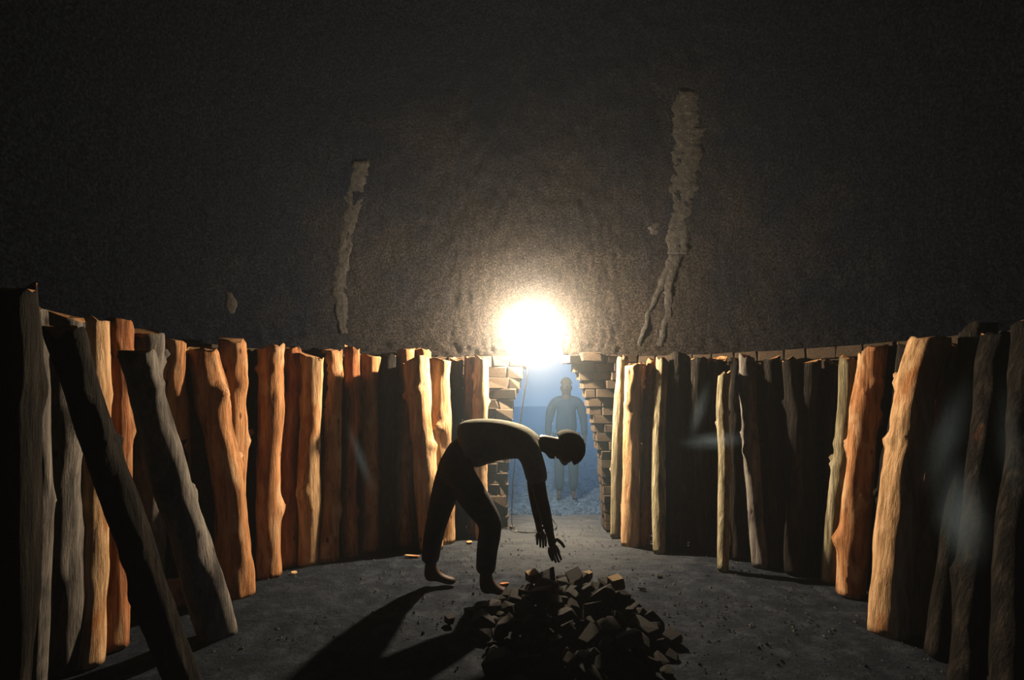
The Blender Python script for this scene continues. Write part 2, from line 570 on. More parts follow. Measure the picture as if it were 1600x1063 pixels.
# ------------------------------------------------------------------ logs
def smooth_path(pts, n):
    """Catmull-Rom through pts"""
    P = [pts[0] * 2 - pts[1]] + pts + [pts[-1] * 2 - pts[-2]]
    out = []
    for j in range(n + 1):
        t = j / n * (len(pts) - 1)
        a = min(int(t), len(pts) - 2); f = t - a
        p0, p1, p2, p3 = P[a], P[a + 1], P[a + 2], P[a + 3]
        out.append(0.5 * ((2 * p1) + (p2 - p0) * f + (2 * p0 - 5 * p1 + 4 * p2 - p3) * f * f + (3 * p1 - p0 - 3 * p2 + p3) * f ** 3))
    return out

NS = 28
def log(path, width, mat, label, inset=0.0, knots=None, bark=None, taper=(1.0, 1.0), base_d=None, top_d=None, wob=1.0, stubs=1):
    """path: image points from top to foot; the foot stands on the floor, the top leans on the wall"""
    r = random.Random(hash(label) % 1 if False else sum(ord(c) * (i + 1) for i, c in enumerate(label)))
    fx, fy = path[-1]
    d_b = base_d if base_d else CAM_H * FPX / (fy - HZ)
    width *= 0.95
    rad0 = width * d_b / FPX / 2
    tx, ty = path[0]
    d_w = wall_depth(tx, rad0 + 0.03 + inset)
    d_t = top_d if top_d else min(d_w, d_b + 0.55)
    pts = []
    for (x, y) in path:
        t = (y - ty) / (fy - ty)
        pts.append(px_point(x, y, d_t * (1 - t) + d_b * t))
    pts[-1].z = 0.0 if base_d is None else max(0.0, pts[-1].z)
    foot = pts[-1].copy()
    pts = [p - foot for p in pts]
    if len(pts) == 2:
        q = pts[0] - pts[1]
        w = Vector((r.uniform(-1, 1), r.uniform(-1, 1), 0)) * 0.026 * wob
        w2 = Vector((r.uniform(-1, 1), r.uniform(-1, 1), 0)) * 0.026 * wob
        pts = [pts[0], pts[0] - q * 0.33 + w, pts[0] - q * 0.66 + w2, pts[1]]
    pts = pts[::-1]                       # from foot to top
    n = 60
    C = smooth_path(pts, n)
    for c in C:
        c.z = max(c.z, 0.0)
    length = (pts[-1] - pts[0]).length
    rad_b, rad_t = rad0 * taper[0], width * d_t / FPX / 2 * taper[1]
    seed = r.uniform(0, 100)
    kn = []
    for k in range(knots if knots is not None else r.randint(2, 4)):
        kn.append((r.uniform(0.12, 0.9), r.uniform(0, 2 * math.pi), r.uniform(0.18, 0.42), r.uniform(0.035, 0.06)))
    lit = math.atan2(LAMP_POS.y - foot.y, LAMP_POS.x - foot.x)
    # one knot always on the flank seen from the room
    if kn:
        kn[0] = (kn[0][0], lit - math.copysign(0.5, foot.x) * r.uniform(0.4, 1.3), max(kn[0][2], 0.32), kn[0][3])
    def radius(i, th):
        t = i / n
        z = t * length
        base = rad_b * (1 - t) + rad_t * t
        e = 1 + 0.17 * noise.noise(Vector((math.cos(th) * 0.9, math.sin(th) * 0.9, z * 2.2 + seed)))
        e += 0.10 * noise.noise(Vector((math.cos(th) * 2.2, math.sin(th) * 2.2, z * 5 + seed)))
        e += 0.035 * noise.noise(Vector((math.cos(th) * 5, math.sin(th) * 5, z * 16 + seed)))
        e += 0.15 * noise.noise(Vector((seed, z * 2.6, 4))) * wob
        for (kt, ka, kh, kw) in kn:
            da = (th - ka + math.pi) % (2 * math.pi) - math.pi
            e += kh * math.exp(-((t - kt) * length / kw) ** 2 - (da / 0.55) ** 2)
        return base * e
    V, F, FM = [], [], []
    for i in range(n + 1):
        tan = (C[min(i + 1, n)] - C[max(i - 1, 0)]).normalized()
        ax = Vector((1, 0, 0)); ax = (ax - tan * ax.dot(tan)).normalized(); ay = tan.cross(ax)
        for s in range(NS):
            th = 2 * math.pi * s / NS
            rr = radius(i, th)
            dz = 0
            if i == n: dz = 0.035 * noise.noise(Vector((math.cos(th) * 1.6, math.sin(th) * 1.6, seed))) + 0.022 * math.cos(th + seed)
            p = C[i] + (ax * math.cos(th) + ay * math.sin(th)) * rr
            if i == 0: p.z = 0.0
            p.z = max(p.z, 0.0) + dz
            V.append(p)
    for i in range(n):
        for s in range(NS):
            s2 = (s + 1) % NS
            F.append((i * NS + s, i * NS + s2, (i + 1) * NS + s2, (i + 1) * NS + s)); FM.append(0)
    F.append(tuple(range(NS))[::-1]); FM.append(1)
    F.append(tuple(n * NS + s for s in range(NS))); FM.append(1)
    o = link_mesh('log', V, F, None, None, True, foot, [mat, M['end']], FM)
    for poly in list(o.data.polygons)[-2:]:
        poly.use_smooth = False
    tag(o, label, 'log', 'logs stacked upright round the kiln wall')
    # branch stubs grow from the knots
    for (kt, ka, kh, kw) in kn[:stubs]:
        i = int(kt * n)
        tan = (C[min(i + 1, n)] - C[max(i - 1, 0)]).normalized()
        ax = Vector((1, 0, 0)); ax = (ax - tan * ax.dot(tan)).normalized(); ay = tan.cross(ax)
        dr = (ax * math.cos(ka) + ay * math.sin(ka)).normalized()
        dr = (dr + tan * 0.45).normalized()
        p0 = C[i] + dr * radius(i, ka) * 0.75
        u = dr.orthogonal().normalized(); w = dr.cross(u)
        R0 = kw * 0.55
        sv, sf = [], []
        for q, (hh, rr) in enumerate(((0, 1.25), (radius(i, ka) * 0.22, 0.95), (radius(i, ka) * 0.42, 0.7))):
            for s in range(9):
                a = 2 * math.pi * s / 9
                sv.append(p0 + dr * hh + (u * math.cos(a) + w * math.sin(a)) * R0 * rr * (1 + 0.15 * math.sin(a * 3 + seed)))
        for q in range(2):
            for s in range(9):
                s2 = (s + 1) % 9
                sf.append((q * 9 + s, q * 9 + s2, (q + 1) * 9 + s2, (q + 1) * 9 + s))
        sf.append(tuple(18 + s for s in range(9)))
        link_mesh('branch_stub', sv, sf, mat, o)
    # a piece of bark still on the trunk
    if bark:
        for (t0, t1, a0, a1) in bark:
            i0, i1 = int(t0 * n), int(t1 * n)
            S = 12
            bv, bf = [], []
            for i in range(i0, i1 + 1):
                tan = (C[min(i + 1, n)] - C[max(i - 1, 0)]).normalized()
                ax = Vector((1, 0, 0)); ax = (ax - tan * ax.dot(tan)).normalized(); ay = tan.cross(ax)
                ft = (i - i0) / max(1, i1 - i0)
                edge = 0.35 * noise.noise(Vector((i * 0.3, seed, 1))) - 0.48 * (a1 - a0) * (abs(2 * ft - 1) ** 4)
                for s in range(S + 1):
                    th = a0 + (a1 - a0) * s / S + edge * (1 if s > S / 2 else -1)
                    lift = 0.012 + 0.008 * noise.noise(Vector((th * 3, i * 0.4, seed)))
                    if s in (0, S) or i in (i0, i1): lift = -0.006
                    bv.append(C[i] + (ax * math.cos(th) + ay * math.sin(th)) * (radius(i, th) + lift))
            for i in range(i1 - i0):
                for s in range(S):
                    a = i * (S + 1) + s
                    bf.append((a, a + 1, a + S + 2, a + S + 1))
            bo = link_mesh('bark', bv, bf, M['bark'], o)
            tag(bo, 'rough dark bark left on the trunk')
    return o

# left of the doorway, from the near end of the wall to the doorway
log([(16, 453), (0, 1210)], 70, M['bark'], 'thick dark barked log at the left edge of the picture', top_d=1.72, base_d=1.75)
log([(52, 478), (58, 620), (60, 860), (52, 1130)], 34, M['grey'], 'thin crooked log half hidden behind the leftmost log', top_d=2.05)
log([(100, 496), (92, 760), (96, 1034)], 56, M['grey'], 'grey round log, second upright one from the left edge', inset=0.05)
log([(100, 515), (140, 640), (172, 740), (212, 850), (250, 960), (296, 1085)], 50, M['bark'], 'dark barked log leaning steeply across its neighbours at the left', top_d=1.98, knots=4, stubs=2)
log([(143, 507), (138, 1026)], 42, M['pale'], 'pale upright log behind the steeply leaning barked log')
log([(182, 513), (184, 650), (178, 1000)], 42, M['red'], 'reddish log flaring at the top behind the leaning logs', taper=(0.9, 1.15))
log([(226, 522), (232, 700), (234, 945)], 46, M['grey'], 'upright log standing behind the smooth grey leaning log', inset=0.02)
log([(213, 551), (238, 650), (268, 755), (305, 860), (340, 992)], 54, M['grey'], 'smooth grey leaning log with its foot out on the floor', top_d=2.42, knots=3)
log([(269, 536), (276, 720), (276, 936)], 38, M['orange'], 'orange-edged log right of the smooth grey leaning log', bark=[(0.1, 0.6, -2.2, 0.0)])
log([(316, 547), (334, 640), (352, 730), (366, 840), (373, 930)], 46, M['orange'], 'orange bent log with a knob at its foot leaning forward', inset=0.10, knots=3)
log([(363, 534), (362, 700), (356, 905)], 42, M['orange'], 'straight orange log right behind the knob-footed bent log')
log([(394, 552), (392, 896)], 23, M['bark'], 'dark unlit log in the gap right of the knob-footed log')
log([(423, 545), (424, 620), (418, 760), (420, 893)], 38, M['orange'], 'broad orange log with a knot, free of the shade at its foot', inset=0.06, knots=4)
log([(455, 545), (464, 600), (452, 660), (452, 880)], 30, M['red'], 'crooked narrow log kinked below its top', knots=2)
log([(487, 557), (484, 700), (482, 879)], 35, M['pale'], 'straight pale yellow log lit along its right side', inset=0.13, knots=2)
log([(519, 548), (518, 640), (512, 873)], 34, M['orange'], 'rough orange log with bark, beside the straight pale yellow log', inset=0.08, bark=[(0.5, 0.98, -3.4, -1.6)])
log([(550, 545), (547, 863)], 24, M['red'], 'dark log lit only at its squared top')
log([(580, 557), (577, 858)], 31, M['orange'], 'shaded log with a dark hollow lit near its top', inset=0.03)
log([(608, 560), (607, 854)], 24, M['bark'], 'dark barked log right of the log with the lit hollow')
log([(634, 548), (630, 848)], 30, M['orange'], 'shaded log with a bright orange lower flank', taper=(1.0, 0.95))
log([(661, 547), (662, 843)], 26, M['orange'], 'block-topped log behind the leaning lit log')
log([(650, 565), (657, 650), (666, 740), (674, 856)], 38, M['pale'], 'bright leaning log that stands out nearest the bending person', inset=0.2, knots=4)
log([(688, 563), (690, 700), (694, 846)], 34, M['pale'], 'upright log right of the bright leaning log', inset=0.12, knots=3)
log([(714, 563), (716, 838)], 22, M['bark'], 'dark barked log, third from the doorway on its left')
log([(735, 561), (737, 834)], 19, M['red'], 'dark reddish log, second from the doorway on its left')
log([(753, 559), (755, 842)], 24, M['pale'], 'last log on the left, against the doorway bricks', inset=0.12)

# right of the doorway, from the doorway to the near end of the wall
log([(973, 562), (966, 650), (961, 839)], 17, M['lichen'], 'slim lichen-grey log against the right doorway bricks', inset=0.05, knots=2)
log([(989, 570), (987, 680), (984, 849)], 27, M['pale'], 'bright pale log with a torn knot, second right of the doorway', inset=0.10, knots=3)
log([(1004, 572), (1003, 842)], 9, M['lichen'], 'thin crooked pole between two pale logs right of the doorway', wob=1.6, knots=1, stubs=0)
log([(1021, 566), (1016, 640), (1013, 720), (1006, 852)], 21, M['red'], 'pinkish waisted log, fourth right of the doorway', inset=0.08, knots=2)
log([(1036, 566), (1030, 860)], 20, M['lichen'], 'lichen-spotted log at the edge of the right-hand shade', inset=0.10, knots=3)
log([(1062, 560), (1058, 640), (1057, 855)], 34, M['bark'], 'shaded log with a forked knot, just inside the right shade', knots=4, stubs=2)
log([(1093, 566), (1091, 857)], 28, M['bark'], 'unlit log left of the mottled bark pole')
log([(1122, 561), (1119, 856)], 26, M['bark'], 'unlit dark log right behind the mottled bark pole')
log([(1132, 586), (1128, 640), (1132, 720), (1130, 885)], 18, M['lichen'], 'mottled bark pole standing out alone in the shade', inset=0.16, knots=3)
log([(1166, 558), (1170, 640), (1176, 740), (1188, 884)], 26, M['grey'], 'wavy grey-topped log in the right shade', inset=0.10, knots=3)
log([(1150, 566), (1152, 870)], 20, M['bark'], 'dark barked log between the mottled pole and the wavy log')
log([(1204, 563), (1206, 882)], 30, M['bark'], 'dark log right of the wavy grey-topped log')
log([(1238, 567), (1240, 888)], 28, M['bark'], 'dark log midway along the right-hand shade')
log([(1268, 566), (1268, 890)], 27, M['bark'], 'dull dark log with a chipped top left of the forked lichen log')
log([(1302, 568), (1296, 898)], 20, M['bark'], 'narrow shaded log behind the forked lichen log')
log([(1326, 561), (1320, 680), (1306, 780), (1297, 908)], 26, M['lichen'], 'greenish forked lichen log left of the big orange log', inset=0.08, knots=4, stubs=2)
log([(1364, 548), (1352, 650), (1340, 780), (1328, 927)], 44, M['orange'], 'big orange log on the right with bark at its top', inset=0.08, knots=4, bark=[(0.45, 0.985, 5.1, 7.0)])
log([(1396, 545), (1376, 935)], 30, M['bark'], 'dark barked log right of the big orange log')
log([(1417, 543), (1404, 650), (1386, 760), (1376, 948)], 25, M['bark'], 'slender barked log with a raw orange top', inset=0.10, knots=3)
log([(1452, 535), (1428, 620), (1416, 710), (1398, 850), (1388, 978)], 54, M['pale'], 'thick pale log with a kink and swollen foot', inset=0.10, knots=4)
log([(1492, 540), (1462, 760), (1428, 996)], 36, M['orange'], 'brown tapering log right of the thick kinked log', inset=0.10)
log([(1528, 518), (1508, 700), (1470, 1016)], 44, M['bark'], 'wide-topped dark log in the smoke on the right')  # bark colour on these last three logs darkens them in place of shade; the smoke is the blur wisps
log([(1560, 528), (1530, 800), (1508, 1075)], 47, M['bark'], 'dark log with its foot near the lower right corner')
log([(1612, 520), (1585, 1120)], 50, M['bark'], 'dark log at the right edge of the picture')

# logs that would bite into a neighbour or into the wall are set a little nearer or further from the room's front
def settle_logs():
    from mathutils.bvhtree import BVHTree
    logs = [o for o in bpy.data.objects if o.get('category') == 'log']
    polys = {o.name: [p.vertices[:] for p in o.data.polygons] for o in logs}
    pts = {o.name: [v.co.copy() for v in o.data.vertices] for o in logs}
    tree = {o.name: BVHTree.FromPolygons(pts[o.name], polys[o.name]) for o in logs}   # in each log's own space
    home = {o.name: o.location.copy() for o in logs}
    def away(o):
        return Vector((home[o.name].x, home[o.name].y, 0)).normalized()
    def shift(o, d):
        now = (o.location - home[o.name]).dot(away(o))
        o.location = home[o.name] + away(o) * max(-0.10, min(0.12, now + d))
    def wall_bite(o):
        worst = -1.0
        for co in pts[o.name][::5]:
            x, y, z = co + o.location
            worst = max(worst, (plan_ratio(x, y) - (0.985 if z < 1.62 else 0.972)) * 2.6)
        return worst
    def depth(a, b):
        t, off, m = tree[b.name], a.location - b.location, 0.0
        for co in pts[a.name][::2]:
            p = co + off
            hit = t.find_nearest(p, 0.12)
            if hit[0] is not None:
                m = max(m, -(p - hit[0]).dot(hit[1]))
        return m
    for turn in range(5):
        for o in logs:
            w = wall_bite(o)
            if w > 0: shift(o, -w)
        for i, a in enumerate(logs):
            for q in logs[i + 1:i + 3]:
                if (a.location - q.location).length > 0.8: continue
                m = max(depth(a, q), depth(q, a))
                if m > 0.006:
                    back, front = (a, q) if plan_ratio(a.location.x, a.location.y) > plan_ratio(q.location.x, q.location.y) else (q, a)
                    room = -wall_bite(back)
                    if room > 0.02: shift(back, min(room, m * 0.6))
                    shift(front, -m * 0.35)
settle_logs()

# ------------------------------------------------------------------ heap of charcoal lumps
def lump_mesh(seed, mat):
    r = random.Random(seed)
    bm = bmesh.new()
    kind = seed % 3
    for sx in (-1, 1):
        for sy in (-1, 1):
            for sz in (-1, 1):
                q = (1.0, 0.8, 0.62) if kind == 0 else ((0.9, 0.75, 0.75) if kind == 1 else (1.05, 0.65, 0.45))
                bm.verts.new((sx * q[0] * r.uniform(0.42, 1.05), sy * q[1] * r.uniform(0.42, 1.05), sz * q[2] * r.uniform(0.6, 1.0)))
    for k in range(5):
        v = Vector((r.uniform(-1, 1), r.uniform(-1, 1), r.uniform(-0.6, 0.6))).normalized() * 0.92
        bm.verts.new(v)
    res = bmesh.ops.convex_hull(bm, input=bm.verts)
    bmesh.ops.delete(bm, geom=[v for v in bm.verts if not v.link_faces], context='VERTS')
    bmesh.ops.bevel(bm, geom=[e for e in bm.edges], offset=0.035, segments=1, affect='EDGES')
    me = bpy.data.meshes.new('charcoal_lump')
    bm.to_mesh(me); bm.free()
    me.materials.append(mat)
    return me
LUMPS = [lump_mesh(i, M['char']) for i in range(9)]
BROWN = [lump_mesh(i + 40, M['charbrown']) for i in range(5)]

def lump(x, y, z, r, meshes, label, cat='charcoal', group=None, rot=None, name='charcoal_lump'):
    o = bpy.data.objects.new(name, rnd.choice(meshes))
    COL.objects.link(o)
    o.location = (x, y, z)
    o.scale = (r * rnd.uniform(0.95, 1.2), r * rnd.uniform(0.9, 1.1), r * rnd.uniform(0.75, 1.0))
    o.rotation_euler = rot if rot else (rnd.uniform(-0.7, 0.7), rnd.uniform(-0.7, 0.7), rnd.uniform(0, 6.28))
    tag(o, label, cat, group)
    return o

HX, HY, HRX, HRY, HH = 0.36, 2.95, 0.50, 0.68, 0.235
placed = []
def heap_height(x, y):
    q = math.hypot((x - HX) / HRX, (y - HY) / HRY)
    return HH * max(0.0, 1 - q ** 1.35)
tries = 0
while tries < 6000 and len(placed) < 235:
    tries += 1
    a, q = rnd.uniform(0, 2 * math.pi), math.sqrt(rnd.random()) * 1.05
    x, y = HX + HRX * q * math.cos(a), HY + HRY * q * math.sin(a)
    r = rnd.choice((0.034, 0.045, 0.055, 0.066, 0.08))
    z = r * 0.62
    for (ax, ay, az, ar) in placed:
        dd = math.hypot(ax - x, ay - y)
        if dd < (ar + r) * 0.86:
            z = max(z, az + math.sqrt(((ar + r) * 0.86) ** 2 - dd * dd))
    if z > heap_height(x, y) + r * 0.7:
        continue
    placed.append((x, y, z, r))
G = 'charcoal lumps in the heap'
for k, (x, y, z, r) in enumerate(placed):
    lump(x, y, z, r, LUMPS, 'angular black charcoal lump lying in the heap on the floor', 'charcoal', G)
# the few pieces of the heap that stand out by colour
def heap_top(x, y, r):
    z = r * 0.6
    for (ax, ay, az, ar) in placed:
        dd = math.hypot(ax - x, ay - y)
        if dd < (ar + r) * 0.85:
            z = max(z, az + math.sqrt(((ar + r) * 0.85) ** 2 - dd * dd))
    return z
for (px, py, d, r, lab) in ((915, 908, 3.40, 0.052, 'squared brown block lying highest at the back of the heap'),
                            (832, 920, 3.42, 0.060, 'flat half-burnt piece at the back left of the heap'),
                            (962, 966, 3.00, 0.055, 'yellowish half-burnt piece on the right slope of the heap')):
    x = (px - 800) / FPX * d
    lump(x, d, heap_top(x, d, r), r, BROWN, lab, 'wood block', None, (0.1, -0.12, 0.4), 'burnt_block')

# lumps and chips lying loose on the floor
for (px, py, r, lab) in ((702, 968, 0.042, 'loose dark lump on the floor left of the heap'),
                         (733, 957, 0.036, 'second loose dark lump, nearer the heap, left of it'),
                         (737, 982, 0.015, 'crumb of charcoal below the two loose lumps')):
    p = floor_point(px, py + 6)
    lump(p.x, p.y, r * 0.6, r, LUMPS, lab, 'charcoal', None, (0.1, 0.1, rnd.uniform(0, 6)))

def chip(px, py, l, w, rz, mat, lab, name='wood_chip', cat='wood chip', t=0.010):
    p = floor_point(px, py)
    V = []
    for zz in (-0.5, 0.5):
        for (a, b) in ((-0.5, -0.3), (-0.1, -0.5), (0.42, -0.36), (0.5, 0.1), (0.2, 0.45), (-0.42, 0.3)):
            V.append((a * l * rnd.uniform(0.85, 1.1), b * w * rnd.uniform(0.8, 1.1), zz * t))
    F = [(5, 4, 3, 2, 1, 0), (6, 7, 8, 9, 10, 11)] + [(i, (i + 1) % 6, 6 + (i + 1) % 6, 6 + i) for i in range(6)]
    o = link_mesh(name, V, F, mat, None, False, (p.x, p.y, t * 0.5 + 0.006))
    o.rotation_euler = (rnd.uniform(-0.12, 0.12), rnd.uniform(-0.12, 0.12), rz)
    tag(o, lab, cat)
chip(645, 871, 0.13, 0.045, 0.1, M['orange'], 'long orange wood chip on the floor by the left logs')
chip(733, 849, 0.05, 0.09, 0.4, M['orange'], 'upright orange wood chip behind the bending person\'s foot')
chip(459, 897, 0.05, 0.04, 0.8, M['pale'], 'small pale wood chip near the broad orange log')
chip(788, 917, 0.07, 0.04, 0.2, M['red'], 'brown wood chip left of the heap by the forward foot', t=0.02)
chip(641, 845, 0.34, 0.10, 0.02, M['grey'], 'flat grey board lying below the shaded logs', 'wood_board', 'board', 0.02)
chip(560, 864, 0.06, 0.03, 0.5, M['grey'], 'grey splinter at the edge of the left shade')
chip(1003, 922, 0.06, 0.025, -0.5, M['bark'], 'dark splinter on the floor right of the heap')
chip(1031, 903, 0.05, 0.03, 0.5, M['bark'], 'dark splinter on the floor near the right logs')
chip(858, 665, 0.22, 0.5, 0.5, M['paper'], 'white scrap on the ground far outside the doorway', 'paper_scrap', 'scrap', 0.10)
for (px, py, r, lab) in ((719, 836, 0.028, 'small round stone at the foot of the left doorway wall'),
                         (730, 826, 0.050, 'flat grey stone beside the left doorway wall'),
                         (748, 824, 0.055, 'long flat stone nearest the doorway on its left'),
                         (800, 822, 0.030, 'pale stone on the doorway sill'),
                         (806, 827, 0.020, 'small dark stone on the doorway sill')):
    p = floor_point(px, py + 5)
    lump(p.x, p.y, r * 0.5, r, [lump_mesh(71 + int(px), M['stone'])], lab, 'stone', None, (0.05, 0.05, rnd.uniform(0, 6)), 'stone')

def crumbs():
    V, F = [], []
    r = random.Random(3)
    def bit(x, y, s):
        b = len(V)
        z = 0.002
        for k in range(3):
            a = k * 2.1 + r.uniform(0, 1.2)
            V.append((x + math.cos(a) * s, y + math.sin(a) * s, z - 0.004))
        V.append((x + r.uniform(-s, s) * 0.3, y + r.uniform(-s, s) * 0.3, z + s * r.uniform(0.5, 0.95)))
        F.extend([(b, b + 1, b + 3), (b + 1, b + 2, b + 3), (b + 2, b, b + 3)])
    for k in range(2600):
        x, y = r.uniform(-1.9, 2.2), r.uniform(1.9, 5.6)
        if plan_ratio(x, y) > 0.97 and not (0.0 < x < 0.9): continue
        bit(x, y, r.choice((0.004, 0.005, 0.006, 0.008, 0.013)))
    o = link_mesh('crumbs', V, F, M['crumb'], None, False)
    tag(o, 'crumbs of charcoal and grit strewn over the kiln floor', 'grit', None, 'stuff')
    V.clear(); F.clear()
    for k in range(2400):
        y = 5.75 + 9 * r.random() ** 1.8
        x = 0.4 + r.uniform(-1, 1) * (0.9 + (y - 5.7) * 0.35)
        bit(x, y, r.uniform(0.010, 0.034))
    o = link_mesh('gravel', V, F, M['ground'], None, False)
    tag(o, 'bluish gravel scattered on the ground outside the doorway', 'gravel', None, 'stuff')
crumbs()

# ------------------------------------------------------------------ lamp in the top of the doorway
def tube(path, r, name, mat, parent=None, n=60, sides=8):
    C = smooth_path([Vector(p) for p in path], n)
    V, F = [], []
    for i, c in enumerate(C):
        tan = (C[min(i + 1, n)] - C[max(i - 1, 0)]).normalized()
        ax = tan.orthogonal().normalized() if i == 0 else (ax - tan * ax.dot(tan)).normalized()
        ay = tan.cross(ax)
        for s in range(sides):
            a = 2 * math.pi * s / sides
            V.append(c + (ax * math.cos(a) + ay * math.sin(a)) * r)
    for i in range(n):
        for s in range(sides):
            s2 = (s + 1) % sides
            F.append((i * sides + s, i * sides + s2, (i + 1) * sides + s2, (i + 1) * sides + s))
    return link_mesh(name, V, F, mat, parent)

def lathe(prof, name, mat, parent, n=32):
    V, F = [], []
    for (r, z) in prof:
        for s in range(n):
            a = 2 * math.pi * s / n
            V.append((r * math.cos(a), r * math.sin(a), z))
    for i in range(len(prof) - 1):
        for s in range(n):
            s2 = (s + 1) % n
            F.append((i * n + s, i * n + s2, (i + 1) * n + s2, (i + 1) * n + s))
    return link_mesh(name, V, F, mat, parent)

lamp = bpy.data.objects.new('hanging_lamp', None)
COL.objects.link(lamp)
lamp.location = LAMP_POS
tag(lamp, 'glaring round hanging lamp in the top of the doorway', 'lamp')
GR = 0.135
lathe([(max(0.002, GR * math.sin(a * math.pi / 20)), -GR * math.cos(a * math.pi / 20)) for a in range(20)], 'glass_globe', M['glow'], lamp)
sk = lathe([(0.002, 0.175), (0.028, 0.17), (0.03, 0.125), (0.036, 0.115), (0.036, 0.105)], 'socket', M['metal'], lamp, 20)
sk.rotation_euler = (math.radians(-90), 0, 0)
pl = bpy.data.lights.new('lamp_light', 'POINT')
pl.energy = LAMP_POWER
pl.color = LAMP_COLOR
pl.shadow_soft_size = 0.035
po = bpy.data.objects.new('lamp_light', pl)
COL.objects.link(po)
po.parent = lamp

cb = tube([(0.18, 5.22, 1.96), (0.185, 5.16, 1.84), (0.165, 5.12, 1.65), (0.10, 5.13, 1.2), (0.03, 5.13, 0.7), (0.0, 5.12, 0.25), (0.02, 5.08, 0.03), (0.2, 5.02, 0.012), (0.45, 5.2, 0.012), (0.4, 5.9, 0.012)], 0.006, 'lamp_cable', M['cable'], None, 120, 6)
tag(cb, 'thin black lamp cable running down the left side of the doorway', 'cable')

# ------------------------------------------------------------------ people
def skin_mesh(name, joints, bones, mat, parent=None, sub=2, root=0, loc=None):
    """joints: list of (x, y, z, r) ; bones: index pairs; grown with a Skin modifier and baked"""
    me = bpy.data.meshes.new(name)
    me.from_pydata([j[:3] for j in joints], bones, [])
    o = bpy.data.objects.new(name, me)
    COL.objects.link(o)
    mod = o.modifiers.new('skin', 'SKIN')
    mod.use_smooth_shade = True
    mod.branch_smoothing = 0.6
    for i, j in enumerate(joints):
        sv = me.skin_vertices[0].data[i]
        rr = j[3]
        sv.radius = rr if isinstance(rr, tuple) else (rr, rr)
        sv.use_root = (i == root)
    s = o.modifiers.new('sub', 'SUBSURF'); s.levels = sub; s.render_levels = sub
    dg = bpy.context.evaluated_depsgraph_get()
    dg.update()
    baked = bpy.data.meshes.new_from_object(o.evaluated_get(dg))
    o.modifiers.clear()
    o.data = baked
    bpy.data.meshes.remove(me)
    baked.materials.clear()
    baked.materials.append(mat)
    baked.polygons.foreach_set('use_smooth', [True] * len(baked.polygons))
    if parent: o.parent = parent
    if loc: o.location = loc
    return o

def chain(J, B, start, pts):
    """append joints pts to J, linked from index start; returns the last index"""
    a = start
    for p in pts:
        J.append(p); i = len(J) - 1
        if a is not None: B.append((a, i))
        a = i
    return a

def hand(J, B, wrist, w, d, side, s=1.0, curl=0.35):
    """palm and five fingers from the wrist joint; w: wrist position, d: pointing direction, side: thumb direction"""
    d = d.normalized(); side = (side - d * side.dot(d)).normalized(); nrm = d.cross(side)
    palm = w + d * 0.05 * s
    pi = chain(J, B, wrist, [(*palm, (0.030 * s, 0.020 * s))])
    ln = (0.078, 0.088, 0.082, 0.064)
    for k in range(4):
        base = w + d * 0.092 * s + side * (0.030 - 0.020 * k) * s
        tip1 = base + d * ln[k] * 0.5 * s + nrm * curl * 0.02
        tip2 = base + d * ln[k] * 0.92 * s + nrm * curl * 0.07
        chain(J, B, pi, [(*base, 0.0105 * s), (*tip1, 0.0092 * s), (*tip2, 0.0075 * s)])
    tb = w + d * 0.035 * s + side * 0.038 * s
    t1 = w + d * 0.070 * s + side * 0.062 * s + nrm * 0.012
    t2 = w + d * 0.098 * s + side * 0.068 * s + nrm * 0.026
    chain(J, B, pi, [(*tb, 0.013 * s), (*t1, 0.011 * s), (*t2, 0.009 * s)])

